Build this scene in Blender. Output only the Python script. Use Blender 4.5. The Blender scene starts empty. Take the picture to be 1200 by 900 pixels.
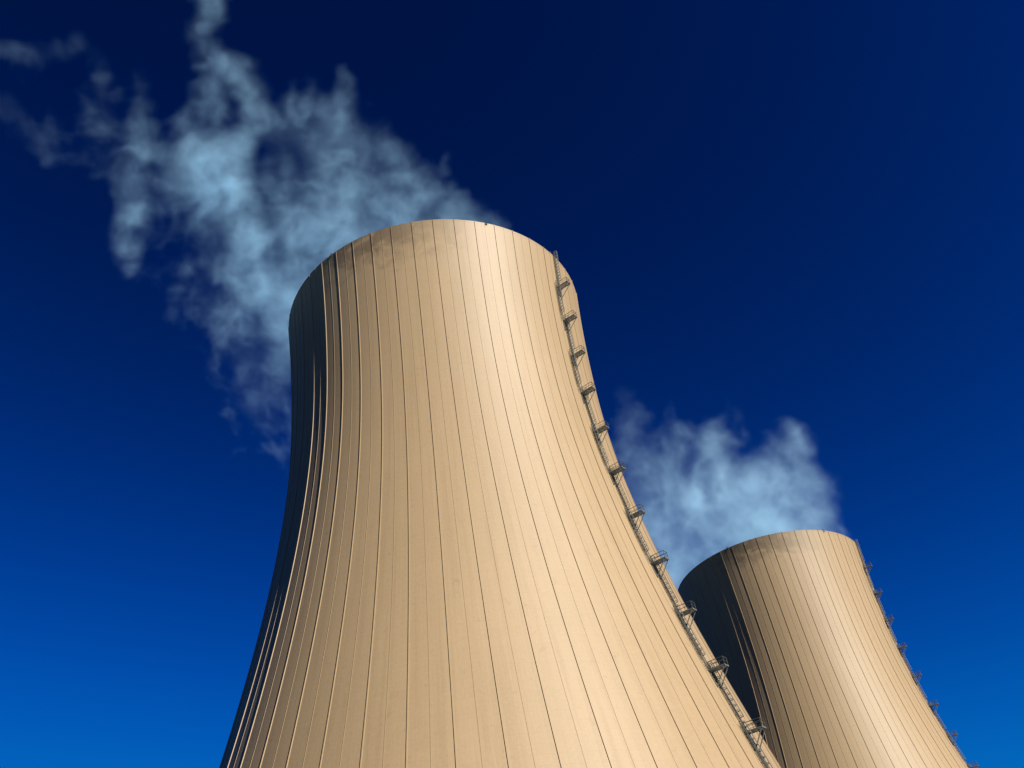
import bpy, bmesh, math
import numpy as np
from mathutils import Vector, Matrix

R = math.radians
scene = bpy.context.scene
col = scene.collection

# ------------------------------------------------------------------ camera
CAM_H = 1.7
F_PX, YAW, PITCH, ROLL = 1065.98, 0.08013, 0.73935, -0.1686      # focal length in pixels of a 1200 px wide frame
PPX, PPY = -26.6, -73.6                                           # principal point of the (cropped) photograph
fwd = Vector((math.sin(YAW) * math.cos(PITCH), math.cos(YAW) * math.cos(PITCH), math.sin(PITCH)))
rgt0 = Vector((math.cos(YAW), -math.sin(YAW), 0))
up0 = rgt0.cross(fwd)
rgt = rgt0 * math.cos(ROLL) + up0 * math.sin(ROLL)
upv = -rgt0 * math.sin(ROLL) + up0 * math.cos(ROLL)
cam_d = bpy.data.cameras.new('camera')
cam = bpy.data.objects.new('camera', cam_d)
col.objects.link(cam)
m = Matrix.Identity(4)
for i in range(3):
    m[i][0], m[i][1], m[i][2] = rgt[i], upv[i], -fwd[i]
m.translation = Vector((0, 0, CAM_H))
cam.matrix_world = m
cam_d.sensor_width = 36.0
cam_d.lens = F_PX / 1200 * 36
cam_d.shift_x = -PPX / 1200
cam_d.shift_y = PPY / 1200
cam_d.clip_start = 0.5
cam_d.clip_end = 20000
scene.camera = cam

# ------------------------------------------------------------------ sky, sun, exposure
SUN_AZ, SUN_EL = -46.5, 32.0          # azimuth measured from +X towards +Y
world = bpy.data.worlds.new('World')
scene.world = world
world.use_nodes = True
nt = world.node_tree
nt.nodes.clear()
sky = nt.nodes.new('ShaderNodeTexSky')
sky.sky_type = 'NISHITA'
sky.sun_disc = False
sky.sun_elevation = R(SUN_EL)
sky.sun_rotation = R(90 - SUN_AZ)
sky.altitude = 1500
sky.air_density = 1.0
sky.dust_density = 0.0
sky.ozone_density = 3.0
gam = nt.nodes.new('ShaderNodeGamma')
gam.inputs['Gamma'].default_value = 2.565
tint = nt.nodes.new('ShaderNodeMix')
tint.data_type = 'RGBA'
tint.blend_type = 'MULTIPLY'
tint.inputs['Factor'].default_value = 1.0
SKY_TINT = (0.0018, 0.0632, 0.0862, 1)
tint.inputs[7].default_value = SKY_TINT
bg = nt.nodes.new('ShaderNodeBackground')
bg.inputs['Strength'].default_value = 0.05
wo = nt.nodes.new('ShaderNodeOutputWorld')
nt.links.new(sky.outputs[0], gam.inputs['Color'])
nt.links.new(gam.outputs[0], tint.inputs[6])
# the clear air saturates towards the horizon
def vmath(op, a, b):
    nd = nt.nodes.new('ShaderNodeVectorMath')
    nd.operation = op
    for s_, v_ in zip(nd.inputs, (a, b)):
        if hasattr(v_, 'is_output'):
            nt.links.new(v_, s_)
        else:
            s_.default_value = v_
    return nd.outputs[0]


kn = vmath('DIVIDE', tint.outputs[2], (0.06, 1.06, 3.5))
soft = nt.nodes.new('ShaderNodeGamma')
soft.inputs['Gamma'].default_value = 0.5
nt.links.new(vmath('ADD', vmath('MULTIPLY', kn, kn), (1, 1, 1)), soft.inputs['Color'])
nt.links.new(vmath('DIVIDE', vmath('MULTIPLY', tint.outputs[2], (0.8, 1.28, 1.22)), soft.outputs[0]), bg.inputs['Color'])
nt.links.new(bg.outputs[0], wo.inputs['Surface'])

sd = bpy.data.lights.new('sun', 'SUN')
sd.energy = 5.0
sd.angle = R(0.5)
sd.color = (1.0, 0.95, 0.86)
so = bpy.data.objects.new('sun', sd)
col.objects.link(so)
sun_dir = Vector((math.cos(R(SUN_AZ)) * math.cos(R(SUN_EL)), math.sin(R(SUN_AZ)) * math.cos(R(SUN_EL)), math.sin(R(SUN_EL))))
so.rotation_euler = sun_dir.to_track_quat('Z', 'Y').to_euler()
so.location = sun_dir * 500

scene.view_settings.view_transform = 'Standard'
scene.view_settings.look = 'None'
scene.view_settings.gamma = 1
scene.view_settings.exposure = 1.48
scene.view_settings.use_curve_mapping = False
scene.cycles.volume_bounces = 1
scene.cycles.volume_step_rate = 1.0
scene.cycles.volume_max_steps = 512


# ------------------------------------------------------------------ node helpers
class NG:
    def __init__(self, name):
        self.mat = bpy.data.materials.new(name)
        self.mat.use_nodes = True
        self.t = self.mat.node_tree
        self.t.nodes.clear()
        self.out = self.t.nodes.new('ShaderNodeOutputMaterial')

    def n(self, typ, **kw):
        nd = self.t.nodes.new(typ)
        for k, v in kw.items():
            setattr(nd, k, v)
        return nd

    def l(self, a, b):
        self.t.links.new(a, b)

    def put(self, sock, v):
        if hasattr(v, 'is_output'):
            self.l(v, sock)
        else:
            sock.default_value = v

    def math(self, op, a, b=0.0, c=0.0, clamp=False):
        nd = self.n('ShaderNodeMath', operation=op, use_clamp=clamp)
        for s, v in zip(nd.inputs, (a, b, c)):
            self.put(s, v)
        return nd.outputs[0]

    def ramp(self, v, lo, hi, a=0.0, b=1.0, smooth=True):
        nd = self.n('ShaderNodeMapRange', interpolation_type='SMOOTHSTEP' if smooth else 'LINEAR')
        self.put(nd.inputs[0], v)
        for s, x in zip(nd.inputs[1:5], (lo, hi, a, b)):
            s.default_value = x
        return nd.outputs[0]

    def noise(self, vec, scale, detail=3, rough=0.55, dist=0.0):
        nd = self.n('ShaderNodeTexNoise')
        self.l(vec, nd.inputs['Vector'])
        nd.inputs['Scale'].default_value = scale
        nd.inputs['Detail'].default_value = detail
        nd.inputs['Roughness'].default_value = rough
        nd.inputs['Distortion'].default_value = dist
        return nd.outputs['Fac']

    def xyz(self, x, y, z=0.0):
        nd = self.n('ShaderNodeCombineXYZ')
        for s, v in zip(nd.inputs, (x, y, z)):
            self.put(s, v)
        return nd.outputs[0]

    def mix(self, f, a, b, mode='MIX'):
        nd = self.n('ShaderNodeMix', data_type='RGBA', blend_type=mode)
        self.put(nd.inputs[0], f)
        self.put(nd.inputs[6], a)
        self.put(nd.inputs[7], b)
        return nd.outputs[2]


def concrete(name, lines, dark_rim=True):
    g = NG(name)
    uv = g.n('ShaderNodeUVMap').outputs[0]
    sep = g.n('ShaderNodeSeparateXYZ')
    g.l(uv, sep.inputs[0])
    u, v = sep.outputs[0], sep.outputs[1]            # u counts ribs, v is height in metres
    oi = g.n('ShaderNodeObjectInfo')
    um = g.math('ADD', g.math('MULTIPLY', u, 5.0), g.math('MULTIPLY', oi.outputs['Random'], 400.0))   # about metres along the ring, each tower weathered its own way
    pm = g.xyz(um, v)
    big = g.noise(g.xyz(g.math('MULTIPLY', um, 0.05), g.math('MULTIPLY', v, 0.02)), 1.0, 4, 0.6)
    streak = g.noise(g.xyz(g.math('MULTIPLY', um, 1.3), g.math('MULTIPLY', v, 0.035)), 1.0, 5, 0.6)
    grain = g.noise(pm, 2.2, 5, 0.7)
    speck = g.noise(pm, 0.8, 4, 0.65, 0.6)
    c = g.mix(g.ramp(big, 0.35, 0.65), (0.195, 0.137, 0.076, 1), (0.179, 0.125, 0.067, 1))
    c = g.mix(g.ramp(streak, 0.42, 0.78, 0, 0.75), c, (0.154, 0.104, 0.055, 1))
    c = g.mix(g.ramp(grain, 0.3, 0.75, 0, 0.4), c, (0.212, 0.156, 0.090, 1))
    c = g.mix(g.ramp(speck, 0.58, 0.76, 0, 0.5), c, (0.142, 0.094, 0.048, 1))
    bump_h = g.math('MULTIPLY', grain, 0.022)
    if lines:
        # formwork lifts, each panel a slightly different pour
        lift = g.math('DIVIDE', v, 1.35)
        cell = g.n('ShaderNodeTexWhiteNoise', noise_dimensions='2D')
        g.l(g.xyz(g.math('FLOOR', g.math('MULTIPLY', u, 2.0)), g.math('FLOOR', lift)), cell.inputs[0])
        c = g.mix(g.math('MULTIPLY', cell.outputs[0], 0.10), c, (0.154, 0.105, 0.056, 1))
        fl = g.math('FRACT', lift)
        hl = g.ramp(g.math('ABSOLUTE', g.math('SUBTRACT', fl, 0.5)), 0.455, 0.497)
        wob = g.ramp(g.noise(g.xyz(g.math('MULTIPLY', um, 0.6), g.math('MULTIPLY', v, 0.7)), 1.0, 3), 0.35, 0.6, 0.15, 1.0)
        c = g.mix(g.math('MULTIPLY', g.math('MULTIPLY', hl, wob), 0.10), c, (0.096, 0.067, 0.036, 1))
        fu = g.math('FRACT', g.math('MULTIPLY', u, 10.0))
        vl = g.ramp(g.math('ABSOLUTE', g.math('SUBTRACT', fu, 0.5)), 0.40, 0.5)
        bump_h = g.math('SUBTRACT', bump_h, g.math('MULTIPLY', hl, 0.004))
        bump_h = g.math('SUBTRACT', bump_h, g.math('MULTIPLY', vl, 0.005))
    if dark_rim:
        # uneven darker patches below the lip on one side, slightly darker lip all round
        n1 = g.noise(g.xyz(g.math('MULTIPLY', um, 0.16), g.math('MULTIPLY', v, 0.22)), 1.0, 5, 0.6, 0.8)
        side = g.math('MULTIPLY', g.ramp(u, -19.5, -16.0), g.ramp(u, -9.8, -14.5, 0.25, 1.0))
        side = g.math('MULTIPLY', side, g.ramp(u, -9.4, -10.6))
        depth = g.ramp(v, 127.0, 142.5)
        rim_patch = g.math('MULTIPLY', side, g.ramp(g.math('ADD', g.math('MULTIPLY', depth, 0.75), g.math('MULTIPLY_ADD', n1, 1.5, -0.25)), 0.78, 1.30))
        c = g.mix(g.math('MULTIPLY', rim_patch, 0.72), c, (0.050, 0.035, 0.021, 1))
        lip = g.ramp(v, 141.6, 143.0)
        c = g.mix(g.math('MULTIPLY', lip, 0.15), c, (0.076, 0.053, 0.031, 1))
    b = g.n('ShaderNodeBump')
    b.inputs['Strength'].default_value = 0.6
    b.inputs['Distance'].default_value = 1.0
    g.l(bump_h, b.inputs['Height'])
    s = g.n('ShaderNodeBsdfPrincipled')
    g.l(c, s.inputs['Base Color'])
    s.inputs['Roughness'].default_value = 0.56
    s.inputs['Specular IOR Level'].default_value = 0.22
    g.l(b.outputs[0], s.inputs['Normal'])
    g.l(s.outputs[0], g.out.inputs['Surface'])
    return g.mat


def steel(name, c, rough=0.5, metal=0.35, grid=False):
    g = NG(name)
    tc = g.n('ShaderNodeTexCoord').outputs['Object']
    n = g.noise(tc, 3.0, 4)
    a = tuple(x * 0.7 for x in c) + (1,)
    cc = g.mix(g.ramp(n, 0.3, 0.7), a, c + (1,))
    s = g.n('ShaderNodeBsdfPrincipled')
    g.l(cc, s.inputs['Base Color'])
    s.inputs['Roughness'].default_value = rough
    s.inputs['Metallic'].default_value = metal
    g.l(s.outputs[0], g.out.inputs['Surface'])
    return g.mat


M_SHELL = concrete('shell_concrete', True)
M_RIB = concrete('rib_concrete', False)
M_STEEL = steel('galvanised_steel', (0.032, 0.036, 0.030), 0.7, 0.0)
M_DECK = steel('grating_steel', (0.085, 0.085, 0.075), 0.65, 0.0)
M_PALE = steel('pale_conduit', (0.20, 0.18, 0.135), 0.7, 0.0)
M_DARK = steel('lamp_housing', (0.008, 0.007, 0.006), 0.9, 0.0)


def ground_mat():
    g = NG('grass')
    tc = g.n('ShaderNodeTexCoord').outputs['Object']
    n = g.noise(tc, 0.05, 6)
    n2 = g.noise(tc, 1.5, 4)
    c = g.mix(n, (0.012, 0.016, 0.006, 1), (0.020, 0.022, 0.009, 1))
    c = g.mix(g.math('MULTIPLY', n2, 0.5), c, (0.018, 0.015, 0.008, 1))
    s = g.n('ShaderNodeBsdfPrincipled')
    g.l(c, s.inputs['Base Color'])
    s.inputs['Roughness'].default_value = 0.95
    s.inputs['Specular IOR Level'].default_value = 0.1
    g.l(s.outputs[0], g.out.inputs['Surface'])
    return g.mat


# ------------------------------------------------------------------ mesh helpers
class MB:
    def __init__(self):
        self.v, self.f, self.uv = [], [], []

    def box(self, c, ax, ay, az):
        """box from centre and three half-axis vectors"""
        c, ax, ay, az = Vector(c), Vector(ax), Vector(ay), Vector(az)
        i = len(self.v)
        for sx, sy, sz in ((-1, -1, -1), (1, -1, -1), (1, 1, -1), (-1, 1, -1), (-1, -1, 1), (1, -1, 1), (1, 1, 1), (-1, 1, 1)):
            self.v.append(c + ax * sx + ay * sy + az * sz)
        for q in ((0, 3, 2, 1), (4, 5, 6, 7), (0, 1, 5, 4), (1, 2, 6, 5), (2, 3, 7, 6), (3, 0, 4, 7)):
            self.f.append(tuple(i + k for k in q))

    def bar(self, a, b, r, n=6):
        a, b = Vector(a), Vector(b)
        d = (b - a).normalized()
        x = d.orthogonal().normalized()
        y = d.cross(x)
        i = len(self.v)
        for p in (a, b):
            for k in range(n):
                t = 2 * math.pi * k / n
                self.v.append(p + (x * math.cos(t) + y * math.sin(t)) * r)
        for k in range(n):
            k2 = (k + 1) % n
            self.f.append((i + k, i + k2, i + n + k2, i + n + k))
        self.f.append(tuple(i + k for k in reversed(range(n))))
        self.f.append(tuple(i + n + k for k in range(n)))

    def build(self, name, mat, parent=None, smooth=False, uvs=None):
        me = bpy.data.meshes.new(name)
        me.from_pydata([tuple(p) for p in self.v], [], self.f)
        me.materials.append(mat)
        if uvs is not None:
            lay = me.uv_layers.new(name='UVMap')
            li = np.empty(len(me.loops), dtype=np.int32)
            me.loops.foreach_get('vertex_index', li)
            lay.data.foreach_set('uv', np.asarray(uvs, dtype=np.float32)[li].ravel())
        if smooth:
            me.polygons.foreach_set('use_smooth', [True] * len(me.polygons))
        me.update()
        o = bpy.data.objects.new(name, me)
        col.objects.link(o)
        if parent:
            o.parent = parent
        return o


def empty(name, loc, label, cat, group=None):
    o = bpy.data.objects.new(name, None)
    o.empty_display_size = 5
    o.location = loc
    col.objects.link(o)
    o['label'] = label
    o['category'] = cat
    if group:
        o['group'] = group
    return o


# ------------------------------------------------------------------ ground
gm = MB()
N, RAD = 96, 9000
gm.v = [Vector((0, 0, 0))] + [Vector((RAD * math.cos(2 * math.pi * k / N), RAD * math.sin(2 * math.pi * k / N), 0)) for k in range(N)]
gm.f = [(0, k + 1, (k + 1) % N + 1) for k in range(N)]
go = gm.build('ground', ground_mat())
go['kind'] = 'structure'

# ------------------------------------------------------------------ cooling tower
HT = 143.0
RT, ZT, BL, BU = 31.821, 112.924, 77.925, 102.31
C1 = (0.0, 155.184)
C2 = (108.595, 307.804)
PHASE = -86.76                                    # azimuth of one rib
LAD = -36.4                                       # azimuth of the ladder


def rad(z):
    t = (z - ZT) / (BL if z < ZT else BU)
    return RT * math.sqrt(1 + t * t)


def drad(z):
    b = BL if z < ZT else BU
    t = (z - ZT) / b
    return RT * t / b / math.sqrt(1 + t * t)


def at(az, z, off=0.0):
    r = rad(z) + off
    return Vector((r * math.cos(R(az)), r * math.sin(R(az)), z))


def strip(az, h, w, zs):
    """a slim raised strip that follows the meridian at azimuth az"""
    mb = MB()
    uvs = []
    t = Vector((-math.sin(R(az)), math.cos(R(az)), 0))
    for z in zs:
        for o, s in ((-0.05, -1), (h, -0.8), (h, 0.8), (-0.05, 1)):
            mb.v.append(at(az, z, o) + t * (w / 2 * s))
            uvs.append((az / 7.5 + s * w / 10, z))
    for i in range(len(zs) - 1):
        for k in range(4):
            k2 = (k + 1) % 4
            mb.f.append((4 * i + k, 4 * i + k2, 4 * i + 4 + k2, 4 * i + 4 + k))
    mb.f.append((3, 2, 1, 0))
    e = 4 * (len(zs) - 1)
    mb.f.append((e, e + 1, e + 2, e + 3))
    return mb, uvs


def make_tower():
    root = empty('cooling_tower', (C1[0], C1[1], 0),
                 'large near beige concrete cooling tower in the centre, steam trailing up and left',
                 'cooling tower', 'ribbed concrete cooling towers')
    NA, NZ = 384, 110
    mb = MB()
    uvs = []
    zs = [HT * k / (NZ - 1) for k in range(NZ)]
    # outer surface, seam at azimuth +90 (hidden side); UV u counts ribs
    for z in zs:
        for k in range(NA + 1):
            az = -270 + 360 * k / NA
            mb.v.append(at(az, z))
            uvs.append((az / 7.5, z))
    W1 = NA + 1
    for i in range(NZ - 1):
        for k in range(NA):
            mb.f.append((i * W1 + k, i * W1 + k + 1, (i + 1) * W1 + k + 1, (i + 1) * W1 + k))
    # lip and inside
    n0 = len(mb.v)
    zi = [HT] + [HT - 3 - 5 * k for k in range(28)]
    for j, z in enumerate(zi):
        for k in range(NA + 1):
            az = -270 + 360 * k / NA
            mb.v.append(at(az, z, -0.45))
            uvs.append((az / 7.5, z))
    top = len(mb.v)
    for off in (0.0, -0.45):
        for k in range(NA + 1):
            az = -270 + 360 * k / NA
            mb.v.append(at(az, HT, off))
            uvs.append((az / 7.5, HT))
    n1 = top + NA + 1
    for k in range(NA):
        mb.f.append((top + k, top + k + 1, n1 + k + 1, n1 + k))
    for j in range(len(zi) - 1):
        for k in range(NA):
            mb.f.append((n0 + j * W1 + k, n0 + j * W1 + k + 1, n0 + (j + 1) * W1 + k + 1, n0 + (j + 1) * W1 + k))
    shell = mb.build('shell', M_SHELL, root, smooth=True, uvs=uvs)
    zs2 = [HT * k / 60 for k in range(61)]
    for k in range(48):
        az = PHASE + 7.5 * k - 180
        mb, uvs = strip(az, 0.12, 0.15, zs2)
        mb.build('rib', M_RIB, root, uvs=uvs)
        mb, uvs = strip(az + 3.75, 0.035, 0.09, zs2)
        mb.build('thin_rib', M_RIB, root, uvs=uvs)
    # ---- ladder with landings
    er = Vector((math.cos(R(LAD)), math.sin(R(LAD)), 0))
    et = Vector((-math.sin(R(LAD)), math.cos(R(LAD)), 0))
    up = Vector((0, 0, 1))
    PZ = [133.2 - 9.35 * k for k in range(14)]
    levels = [HT] + PZ + [0.0]

    def wall(z, off, tan):
        zz = min(max(z, 0), HT)
        p = er * (rad(zz) + off) + et * tan
        p.z = z
        return p
    for i in range(len(levels) - 1):
        zt, zb = levels[i], levels[i + 1]
        tan = 0.55 if i % 2 == 0 else -0.45
        ztop = zt + (1.3 if i else 0.7)
        nseg = 8
        zz = [zb + (ztop - zb) * k / nseg for k in range(nseg + 1)]
        mb = MB()
        for s in (-0.24, 0.24):
            for a, b in zip(zz[:-1], zz[1:]):
                mb.bar(wall(a, 0.30, tan + s), wall(b, 0.30, tan + s), 0.06)
        z = zb + 0.2
        while z < zt:
            mb.bar(wall(z, 0.30, tan - 0.24), wall(z, 0.30, tan + 0.24), 0.022, 4)
            z += 0.3
        z = zb + 0.6
        while z < zt:
            for s in (-0.24, 0.24):
                mb.bar(wall(z, 0.0, tan + s), wall(z, 0.30, tan + s), 0.03, 4)
            z += 2.2
        lad = mb.build('ladder', M_STEEL, root)
        mb = MB()
        prof = [(0.30 + 0.72 * math.sin(t), 0.38 * math.cos(t)) for t in [math.pi * k / 8 for k in range(9)]]
        z = zb + 2.3
        hoops = []
        while z < ztop + 0.01:
            hoops.append(z)
            z += 0.85
        if hoops[-1] < ztop - 0.3:
            hoops.append(ztop)
        for z in hoops:
            pts = [wall(z, o, tan + t) for o, t in prof]
            for a, b in zip(pts[:-1], pts[1:]):
                mb.box((a + b) / 2, (b - a) * 0.52, up * 0.045, (b - a).normalized().cross(up) * 0.012)
        for k in (1, 3, 4, 5, 7):
            o, t = prof[k]
            for a, b in zip(hoops[:-1], hoops[1:]):
                mb.bar(wall(a, o, tan + t), wall(b, o, tan + t), 0.034, 4)
        mb.build('safety_cage', M_STEEL, lad)
    LR, T0, T1 = 2.75, -0.25, 0.95
    for z in PZ:
        r0 = rad(z)
        if z < 3:
            continue
        mb = MB()

        def q(o, t, dz=0.0):
            p = er * (r0 + o) + et * t
            p.z = z + dz
            return p
        # grating: bearing bars and cross bars in an angle frame
        for t in (T0, T1):
            mb.box(q(LR / 2 + 0.05, t), er * (LR / 2), et * 0.04, up * 0.09)
        for o in (0.1, LR):
            mb.box(q(o, (T0 + T1) / 2), er * 0.04, et * ((T1 - T0) / 2 - 0.045), up * 0.085)
        k = T0 + 0.09
        while k < T1 - 0.05:
            mb.box(q(LR / 2 + 0.05, k, 0.05), er * (LR / 2 - 0.09), et * 0.017, up * 0.025)
            k += 0.11
        k = 0.3
        while k < LR - 0.1:
            mb.box(q(k, (T0 + T1) / 2, 0.02), er * 0.02, et * ((T1 - T0) / 2 - 0.05), up * 0.02)
            k += 0.25
        pl = mb.build('landing_platform', M_DECK, root)
        mb = MB()
        path = [q(0.35, T0), q(LR, T0), q(LR, T1), q(0.35, T1)]
        posts = [path[0], (path[0] + path[1]) / 2, path[1], path[2], (path[2] + path[3]) / 2, path[3]]
        for p in posts:
            mb.bar(p + up * 0.09, p + up * 1.15, 0.035)
        for hgt, rr in ((1.15, 0.05), (0.62, 0.03)):
            for a, b in zip(path[:-1], path[1:]):
                mb.bar(a + up * hgt, b + up * hgt, rr)
        mb.build('railing', M_STEEL, pl)
        mb = MB()
        zb = z - 2.6
        for t in (T0 + 0.05, T1 - 0.05):
            foot = er * (rad(zb) + 0.02) + et * t
            foot.z = zb
            mb.bar(foot, q(LR - 0.15, t, -0.09), 0.075)
            top_ = er * (r0 + 0.1) + et * t
            top_.z = z - 0.09
            foot2 = er * (max(rad(zb), r0) + 0.08) + et * t
            foot2.z = zb
            mb.bar(foot2, top_, 0.07)
        mb.build('bracket', M_DECK, pl)
    # pale cable conduit beside the ladder
    mb = MB()
    zz = [1 + (HT - 3) * k / 60 for k in range(61)]
    for a, b in zip(zz[:-1], zz[1:]):
        mb.bar(wall(a, 0.10, 1.35), wall(b, 0.10, 1.35), 0.075)
    z = 2.0
    while z < HT - 2:
        mb.box(wall(z, 0.08, 1.35), er * 0.1, et * 0.2, up * 0.04)
        z += 2.3
    mb.build('cable_conduit', M_PALE, root)
    # guard rails where the ladder tops out on the lip
    mb = MB()
    for t in (-0.1, 1.2, 2.2):
        mb.bar(wall(HT, -0.2, t), wall(HT + 1.05, -0.2, t), 0.05)
    for h in (0.55, 1.05):
        mb.bar(wall(HT + h, -0.2, -0.1), wall(HT + h, -0.2, 2.2), 0.045)
    mb.build('railing', M_STEEL, root)
    # small obstruction lamps on the lip
    for az in (-67.5, -127.0, -7.0, 53.0, 113.0, 173.0):
        mb = MB()
        p = at(az, HT, -0.2)
        e1 = Vector((math.cos(R(az)), math.sin(R(az)), 0))
        e2 = Vector((-math.sin(R(az)), math.cos(R(az)), 0))
        mb.box(p + up * 0.2, e1 * 0.12, e2 * 0.12, up * 0.2)
        mb.bar(p + up * 0.4, p + up * 0.7, 0.1, 8)
        mb.box(p + e1 * 0.27 - up * 0.35, e1 * 0.05, e2 * 0.22, up * 0.2)
        mb.build('warning_lamp', M_DARK, root)
    return root


tower = make_tower()


def copy_tree(o, parent=None):
    c = o.copy()
    col.objects.link(c)
    if parent:
        c.parent = parent
    for ch in list(o.children):
        copy_tree(ch, c)
    return c


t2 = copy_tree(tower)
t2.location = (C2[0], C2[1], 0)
t2.rotation_euler = (0, 0, R(1.05))
t2['label'] = 'farther cooling tower at lower right, partly hidden behind the near tower'


# ------------------------------------------------------------------ steam: real volumes with a density field
rng = np.random.default_rng(7)


def lattice_noise(P, scale, seed):
    """smooth value noise, P (N,3) in metres"""
    r = np.random.default_rng(seed)
    n = 64
    tab = r.random((n, n, n)).astype(np.float32) * 2 - 1
    q = P / scale + 1000.3
    i = np.floor(q).astype(np.int64)
    f = (q - i).astype(np.float32)
    f = f * f * f * (f * (f * 6 - 15) + 10)
    i0 = i % n
    i1 = (i + 1) % n
    x0, y0, z0 = i0.T
    x1, y1, z1 = i1.T
    fx, fy, fz = f.T

    def lp(a, b, t):
        return a + (b - a) * t
    return lp(lp(lp(tab[x0, y0, z0], tab[x1, y0, z0], fx), lp(tab[x0, y1, z0], tab[x1, y1, z0], fx), fy),
              lp(lp(tab[x0, y0, z1], tab[x1, y0, z1], fx), lp(tab[x0, y1, z1], tab[x1, y1, z1], fx), fy), fz)


def fbm(P, scale, seed, octs=4, gain=0.5, ridged=False):
    s = 0
    a = 1.0
    tot = 0
    for o in range(octs):
        n = lattice_noise(P, scale / 2 ** o, seed + o)
        if ridged:
            n = 1 - 2 * np.abs(n)
        s = s + a * n
        tot += a
        a *= gain
    return s / tot


def unproject(px, py, z):
    """the point at height z that the photograph shows at pixel (px, py)"""
    d = fwd + rgt * ((px - 600 - PPX) / F_PX) - upv * ((py - 450 - PPY) / F_PX)
    t = (z - CAM_H) / d.z
    return Vector((0, 0, CAM_H)) + d * t, t


def steam_mat(name, tone):
    g = NG(name)
    a = g.n('ShaderNodeAttribute', attribute_name='density')
    p = g.n('ShaderNodeVolumePrincipled')
    p.inputs['Color'].default_value = tone
    p.inputs['Density'].default_value = 1.0
    p.inputs['Anisotropy'].default_value = 0.2
    g.l(p.outputs[0], g.out.inputs['Volume'])
    return g.mat


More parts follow.
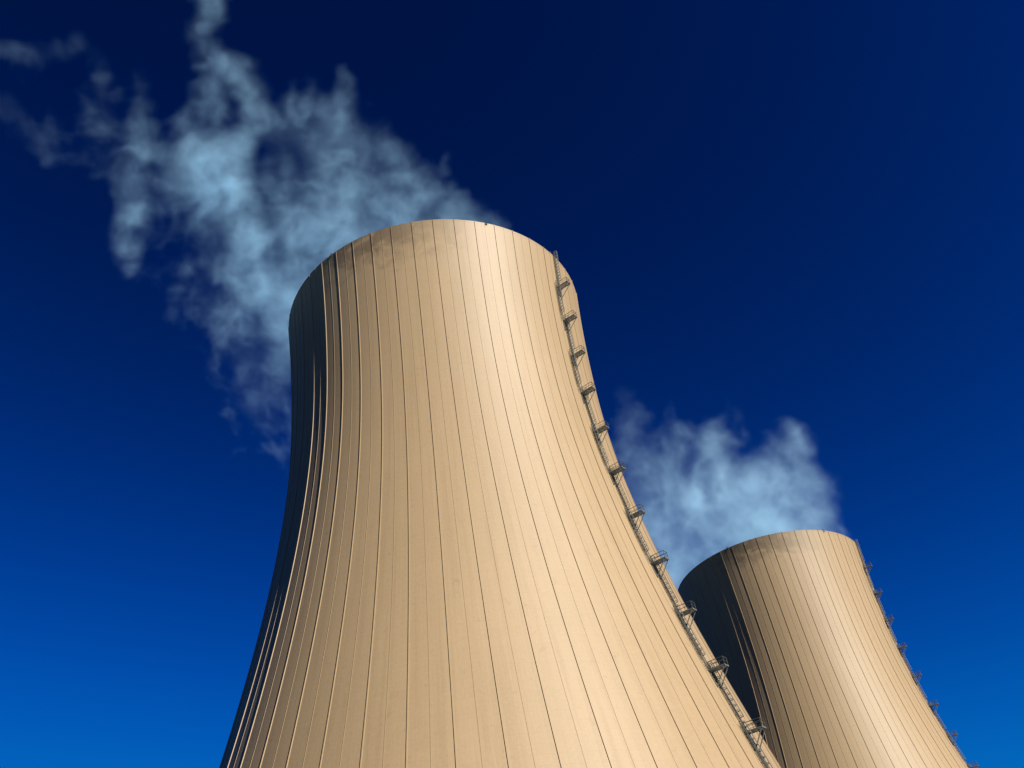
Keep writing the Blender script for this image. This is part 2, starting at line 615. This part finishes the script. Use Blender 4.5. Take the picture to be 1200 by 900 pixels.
def steam(name, strokes, holes, centre, slope, base, thick, vox, dens, warp, seed, drift, tone, torn, label):
    """strokes: polylines of (x, y, radius, weight) seen in the photograph, carried to real places on the drifting sheet of steam"""
    pts, rads, wts = [], [], []

    def place(x, y):
        z = base
        for _ in range(4):
            P, t = unproject(x, y, z)
            z = base + slope * math.hypot(P.x - centre[0], P.y - centre[1])
        return unproject(x, y, z)
    for st in strokes:
        for (a, b) in (zip(st[:-1], st[1:]) if len(st) > 1 else [(st[0], st[0])]):
            L = math.hypot(a[0] - b[0], a[1] - b[1])
            n = max(1, int(L / (0.7 * min(a[2], b[2]))))
            for k in range(n):
                f = k / n
                x, y, rr, w = [a[j] + (b[j] - a[j]) * f for j in range(4)]
                P, t = place(x, y)
                pts.append((P.x, P.y, P.z + rng.uniform(-1, 1) * thick * 0.35))
                rads.append(rr * t / F_PX)
                wts.append(w)
    pts, rads, wts = np.array(pts), np.array(rads), np.array(wts)
    hp = []
    for (x, y, rr, w) in holes:
        P, t = place(x, y)
        hp.append((P.x, P.y, P.z, rr * t / F_PX, w))
    m_ = 2.2 * rads.max()
    lo = (pts - 2.4 * rads[:, None]).min(0) - warp
    hi = (pts + 2.4 * rads[:, None]).max(0) + warp
    lo[2] = max(lo[2], 138.0)
    n = np.ceil((hi - lo) / vox).astype(int) + 1
    hi = lo + (n - 1) * vox
    ax = [lo[i] + vox * np.arange(n[i]) for i in range(3)]
    G = np.stack(np.meshgrid(*ax, indexing='ij'), -1).reshape(-1, 3)
    Gf = G.astype(np.float32)
    Wp = np.stack([fbm(Gf, 3.0 * warp, seed + 20 * k, 4, 0.6) for k in range(3)], -1)
    Q = Gf + warp * Wp
    field = np.zeros(len(G), np.float32)
    # local accumulation of stretched gaussians (taller than wide: rising puffs)
    shape = tuple(n)
    Q3 = Q.reshape(shape + (3,))
    F3 = field.reshape(shape)
    zs = 1.25
    for P, r_, w in zip(pts, rads, wts):
        rz = max(r_ * zs, thick * 0.35)
        ext = np.array([2.4 * r_ + warp, 2.4 * r_ + warp, 2.4 * rz + warp])
        a = np.clip(np.floor((P - ext - lo) / vox).astype(int), 0, n - 1)
        b = np.clip(np.ceil((P + ext - lo) / vox).astype(int) + 1, 1, n)
        sl = tuple(slice(a[i], b[i]) for i in range(3))
        d = Q3[sl] - P.astype(np.float32)
        e = (d[..., 0] ** 2 + d[..., 1] ** 2) / r_ ** 2 + d[..., 2] ** 2 / rz ** 2
        F3[sl] = np.maximum(F3[sl], 0.9 * w * np.exp(-e * 0.9)) + 0.12 * w * np.exp(-e * 0.9)
    for (x, y, z, r_, w) in hp:
        d = Q - np.array([x, y, z], np.float32)
        # a hole is seen through the whole sheet, so it is a gap along the line of sight too
        v = np.array([x, y, z - CAM_H], np.float32)
        v /= np.linalg.norm(v)
        al = d @ v
        e = ((d * d).sum(-1) - 0.9 * al * al) / r_ ** 2
        field *= 1 - w * np.exp(-e)
    # torn filaments: turbulence drawn out along the direction in which the vapour rises and drifts off
    dv = np.array(drift, np.float32)
    dv /= np.linalg.norm(dv)

    def drawn(P_, f):
        al = (P_ @ dv)[:, None]
        return P_ + dv * al * (1.0 / f - 1.0)
    B1 = drawn(Gf, 3.0)
    F1 = np.stack([fbm(B1, 10.0, seed + 300 + 20 * k, 5, 0.6) for k in range(3)], -1)
    t1 = fbm(B1 + 4.5 * F1, 5.5, seed + 101, 4, 0.66, ridged=True)
    t2_ = fbm(B1 + 6.0 * F1, 12.0, seed + 151, 5, 0.66)

    def norm(a):
        p, q = np.percentile(a[::17], (2, 98))
        return np.clip((a - p) / (q - p), 0, 1)
    nn = 0.45 * norm(t1) + 0.55 * norm(t2_)
    den = np.clip(field - 0.16 * (1 - nn), 0, 1.3) * (torn[0] + torn[1] * nn ** torn[2])
    den = np.where(den < 0.004, 0, den)
    # nothing pushes through the concrete: the mouth opens at the lip
    for cx, cy in (C1, C2):
        rr = np.hypot(G[:, 0] - cx, G[:, 1] - cy)
        den = np.where((G[:, 2] < HT + 0.5) & (rr > 32.0) & (rr < 36.0), 0, den)
    # fade at the sides of the box
    idx = np.stack(np.meshgrid(*[np.minimum(np.arange(k), k - 1 - np.arange(k)) for k in n], indexing='ij'), -1).reshape(-1, 3)
    den = den * np.clip(idx.min(1) / 4.0, 0, 1)
    den = (den * dens).astype(np.float32)
    # carrier mesh: one point per cell of the density field
    me = bpy.data.meshes.new(name)
    me.vertices.add(len(G))
    me.vertices.foreach_set('co', (G - lo).astype(np.float32).ravel())
    at_ = me.attributes.new('steam_density', 'FLOAT', 'POINT')
    at_.data.foreach_set('value', den)
    me.update()
    carrier = bpy.data.objects.new(name + '_field', me)      # data only, never linked into the scene
    o = bpy.data.objects.new(name, bpy.data.volumes.new(name))
    o.location = tuple(lo)
    col.objects.link(o)
    mat = steam_mat(name + '_vapour', tone)
    o.data.materials.append(mat)
    ng = bpy.data.node_groups.new(name + '_field', 'GeometryNodeTree')
    ng.interface.new_socket('Geometry', in_out='INPUT', socket_type='NodeSocketGeometry')
    ng.interface.new_socket('Geometry', in_out='OUTPUT', socket_type='NodeSocketGeometry')
    N_, L_ = ng.nodes.new, ng.links.new
    gi, go_ = N_('GeometryNodeObjectInfo'), N_('NodeGroupOutput')
    gi.inputs['Object'].default_value = carrier
    pos = N_('GeometryNodeInputPosition')
    sc = N_('ShaderNodeVectorMath'); sc.operation = 'SCALE'; sc.inputs['Scale'].default_value = 1 / vox
    L_(pos.outputs[0], sc.inputs[0])
    sp = N_('ShaderNodeSeparateXYZ'); L_(sc.outputs[0], sp.inputs[0])

    def mth(op, a, b, c=None):
        q = N_('ShaderNodeMath'); q.operation = op
        for s, v in zip(q.inputs, (a, b, c)):
            if v is None:
                continue
            if hasattr(v, 'is_output'):
                L_(v, s)
            else:
                s.default_value = v
        return q.outputs[0]
    rx, ry, rz = [mth('ROUND', sp.outputs[i], 0.0) for i in range(3)]

    def f2i(v):
        q = N_('FunctionNodeFloatToInt'); q.rounding_mode = 'ROUND'
        L_(v, q.inputs[0]); return q.outputs[0]

    def imath(op, a, b):
        q = N_('FunctionNodeIntegerMath'); q.operation = op
        for s, v in zip(q.inputs, (a, b)):
            if hasattr(v, 'is_output'):
                L_(v, s)
            else:
                s.default_value = int(v)
        return q.outputs[0]
    ix, iy, iz = f2i(rx), f2i(ry), f2i(rz)
    ind = imath('ADD', imath('MULTIPLY', imath('ADD', imath('MULTIPLY', ix, n[1]), iy), n[2]), iz)
    na = N_('GeometryNodeInputNamedAttribute'); na.data_type = 'FLOAT'; na.inputs['Name'].default_value = 'steam_density'
    si = N_('GeometryNodeSampleIndex'); si.data_type = 'FLOAT'; si.domain = 'POINT'
    L_(gi.outputs['Geometry'], si.inputs['Geometry'])
    L_(na.outputs[0], si.inputs['Value'])
    L_(ind, si.inputs['Index'])
    vc = N_('GeometryNodeVolumeCube')
    L_(si.outputs[0], vc.inputs['Density'])
    vc.inputs['Min'].default_value = (0, 0, 0)
    vc.inputs['Max'].default_value = tuple((n - 1) * vox)
    vc.inputs['Resolution X'].default_value = int(n[0])
    vc.inputs['Resolution Y'].default_value = int(n[1])
    vc.inputs['Resolution Z'].default_value = int(n[2])
    sm = N_('GeometryNodeSetMaterial'); sm.inputs['Material'].default_value = mat
    L_(vc.outputs[0], sm.inputs[0])
    L_(sm.outputs[0], go_.inputs[0])
    md = o.modifiers.new('field', 'NODES'); md.node_group = ng
    o['label'] = label
    o['category'] = 'steam'
    o['group'] = 'steam plumes from the towers'
    print('steam', name, n, den.max(), (den > 0).mean())
    return o


near_strokes = [
    # body along and behind the lip
    [(345, 400, 26, .6), (345, 350, 34, .85), (360, 310, 34, .9), (400, 280, 34, 1.1), (450, 262, 32, 1.0), (500, 258, 26, .7), (550, 262, 18, .45), (600, 268, 8, .25)],
    # bright lobe
    [(330, 330, 30, .9), (300, 290, 30, 1.05), (270, 245, 32, 1.1), (243, 205, 32, 1.15), (228, 180, 20, .9)],
    [(280, 330, 22, .65), (292, 385, 16, .5), (282, 420, 14, .38), (300, 468, 14, .3)],
    # rising column
    [(262, 190, 24, .85), (290, 140, 17, .65), (285, 105, 17, .65), (262, 82, 15, .6), (242, 58, 13, .6), (232, 30, 12, .65), (240, 0, 14, .65), (236, -40, 18, .6)],
    [(222, 150, 16, .35), (240, 115, 14, .3), (250, 90, 12, .3)],
    # broad right-hand body
    [(300, 140, 18, .6), (335, 145, 20, .65), (375, 160, 24, .75), (395, 185, 26, .85), (405, 220, 30, .95), (430, 245, 28, .9)],
    [(372, 150, 20, .5), (405, 130, 18, .45), (400, 95, 14, .2), (398, 70, 10, .1)],
    [(410, 150, 18, .5), (440, 165, 18, .45), (455, 195, 20, .5), (460, 225, 20, .55), (500, 235, 18, .5), (540, 240, 14, .38), (580, 256, 9, .25)],
    [(505, 225, 12, .35), (528, 205, 9, .22), (531, 180, 6, .14)],
    [(325, 165, 20, .45), (335, 205, 22, .5), (352, 240, 26, .65), (330, 270, 26, .75)],
    [(380, 215, 24, .8), (370, 265, 28, .95), (340, 300, 28, 1.0)],
    # left-hand strand
    [(153, 318, 9, .38), (150, 275, 13, .55), (148, 230, 17, .68), (142, 190, 17, .6), (152, 160, 15, .34), (168, 128, 14, .22), (182, 100, 16, .13)],
    [(150, 235, 26, .22), (185, 225, 28, .26), (215, 215, 24, .35)],
    [(160, 150, 26, .16), (190, 150, 26, .2)],
    [(165, 190, 14, .3), (195, 185, 14, .35), (215, 190, 16, .6)],
    [(170, 240, 14, .22), (200, 245, 14, .25), (225, 240, 14, .35)],
    # far-left wisps
    [(0, 128, 13, .28), (30, 145, 14, .32), (48, 165, 14, .3), (62, 190, 10, .34), (85, 188, 10, .32), (112, 202, 10, .32), (130, 205, 11, .35)],
    [(-10, 80, 11, .32), (35, 66, 14, .2), (75, 60, 15, .2), (104, 76, 14, .24), (112, 96, 13, .2), (100, 120, 10, .18)],
    [(-30, 130, 12, .25), (0, 110, 12, .1), (40, 110, 10, .08)],
    # lower-left rags
    [(300, 320, 20, .6), (262, 322, 14, .35), (222, 322, 12, .3), (206, 352, 10, .28), (208, 380, 10, .2)],
    [(290, 350, 14, .35), (250, 366, 12, .3), (232, 350, 10, .2)],
    [(325, 350, 26, .7), (326, 390, 22, .6), (322, 430, 18, .4), (305, 470, 16, .28), (318, 500, 14, .16), (330, 540, 12, .1)],
    [(280, 420, 14, .3), (245, 425, 12, .14), (285, 510, 12, .1), (262, 538, 10, .09)],
    [(140, 310, 8, .15), (190, 340, 10, .16)],
    # thin veils between the strands
    [(330, 530, 22, .10), (300, 440, 34, .20), (250, 370, 36, .18), (200, 300, 30, .12), (185, 220, 24, .12)],
    [(70, 160, 26, .12), (100, 170, 28, .14), (110, 110, 24, .1)],
    [(20, 100, 26, .1), (60, 90, 26, .1)],
    [(420, 130, 22, .12), (470, 190, 26, .16), (530, 238, 20, .14)],
    [(340, 115, 22, .16)],
]
near_holes = [(328, 192, 9, .45), (345, 225, 12, .25), (362, 250, 16, .3), (239, 390, 16, .5), (225, 280, 22, .55), (205, 150, 16, .5),
              (178, 270, 18, .5), (190, 205, 9, .55), (265, 375, 9, .5), (430, 160, 10, .45)]
far_strokes = [
    [(985, 628, 10, .35), (972, 608, 14, .6), (955, 585, 16, .7), (935, 560, 16, .65), (940, 525, 15, .55), (920, 530, 16, .55), (900, 550, 18, .65)],
    [(960, 622, 16, .8), (930, 615, 24, .9), (890, 605, 28, .95), (860, 580, 26, .95), (835, 550, 20, .7), (842, 515, 14, .5), (830, 505, 8, .3)],
    [(960, 632, 18, .8), (920, 630, 24, 1.1), (890, 635, 26, 1.2), (850, 636, 28, 1.1), (815, 645, 26, .9), (785, 655, 20, .6), (760, 640, 16, .5)],
    [(820, 600, 24, .75), (795, 570, 16, .5), (785, 540, 14, .42), (805, 520, 12, .35), (760, 545, 10, .2)],
    [(762, 640, 18, .55), (762, 610, 15, .5), (745, 590, 13, .4), (752, 565, 11, .35)],
    [(800, 660, 22, .7), (775, 690, 18, .5), (760, 660, 16, .5)],
    [(742, 484, 18, .18), (728, 500, 15, .22), (752, 502, 16, .22), (778, 508, 12, .22)],
    [(700, 520, 16, .12), (735, 540, 26, .2), (770, 560, 30, .3), (790, 620, 34, .4), (750, 650, 26, .35), (735, 610, 20, .28)],
    [(775, 500, 9, .2), (800, 495, 9, .16)],
    [(850, 510, 9, .25), (862, 482, 7, .16), (880, 500, 8, .12)],
    [(925, 590, 24, .8), (900, 570, 20, .75), (870, 550, 16, .5)],
]
far_holes = [(772, 583, 11, .85), (853, 536, 9, .7), (915, 553, 8, .5), (790, 600, 8, .3), (880, 515, 9, .4)]
steam('steam_plume', near_strokes, near_holes, C1, 0.10, 152.0, 7.0, 0.62, 0.076, 4.6, 3, (-0.35, 0.62, 0.70), (0.44, 0.76, 0.98, 1), (0.13, 1.55, 2.3),
      'large ragged steam plume torn leftwards from the mouth of the near cooling tower')
steam('steam_plume', far_strokes, far_holes, C2, 0.10, 156.0, 14.0, 1.0, 0.060, 5.5, 9, (0.28, 0.80, 0.52), (0.50, 0.80, 0.98, 1), (0.32, 1.05, 1.9),
      'smaller rounded steam puff above the mouth of the farther right-hand cooling tower')
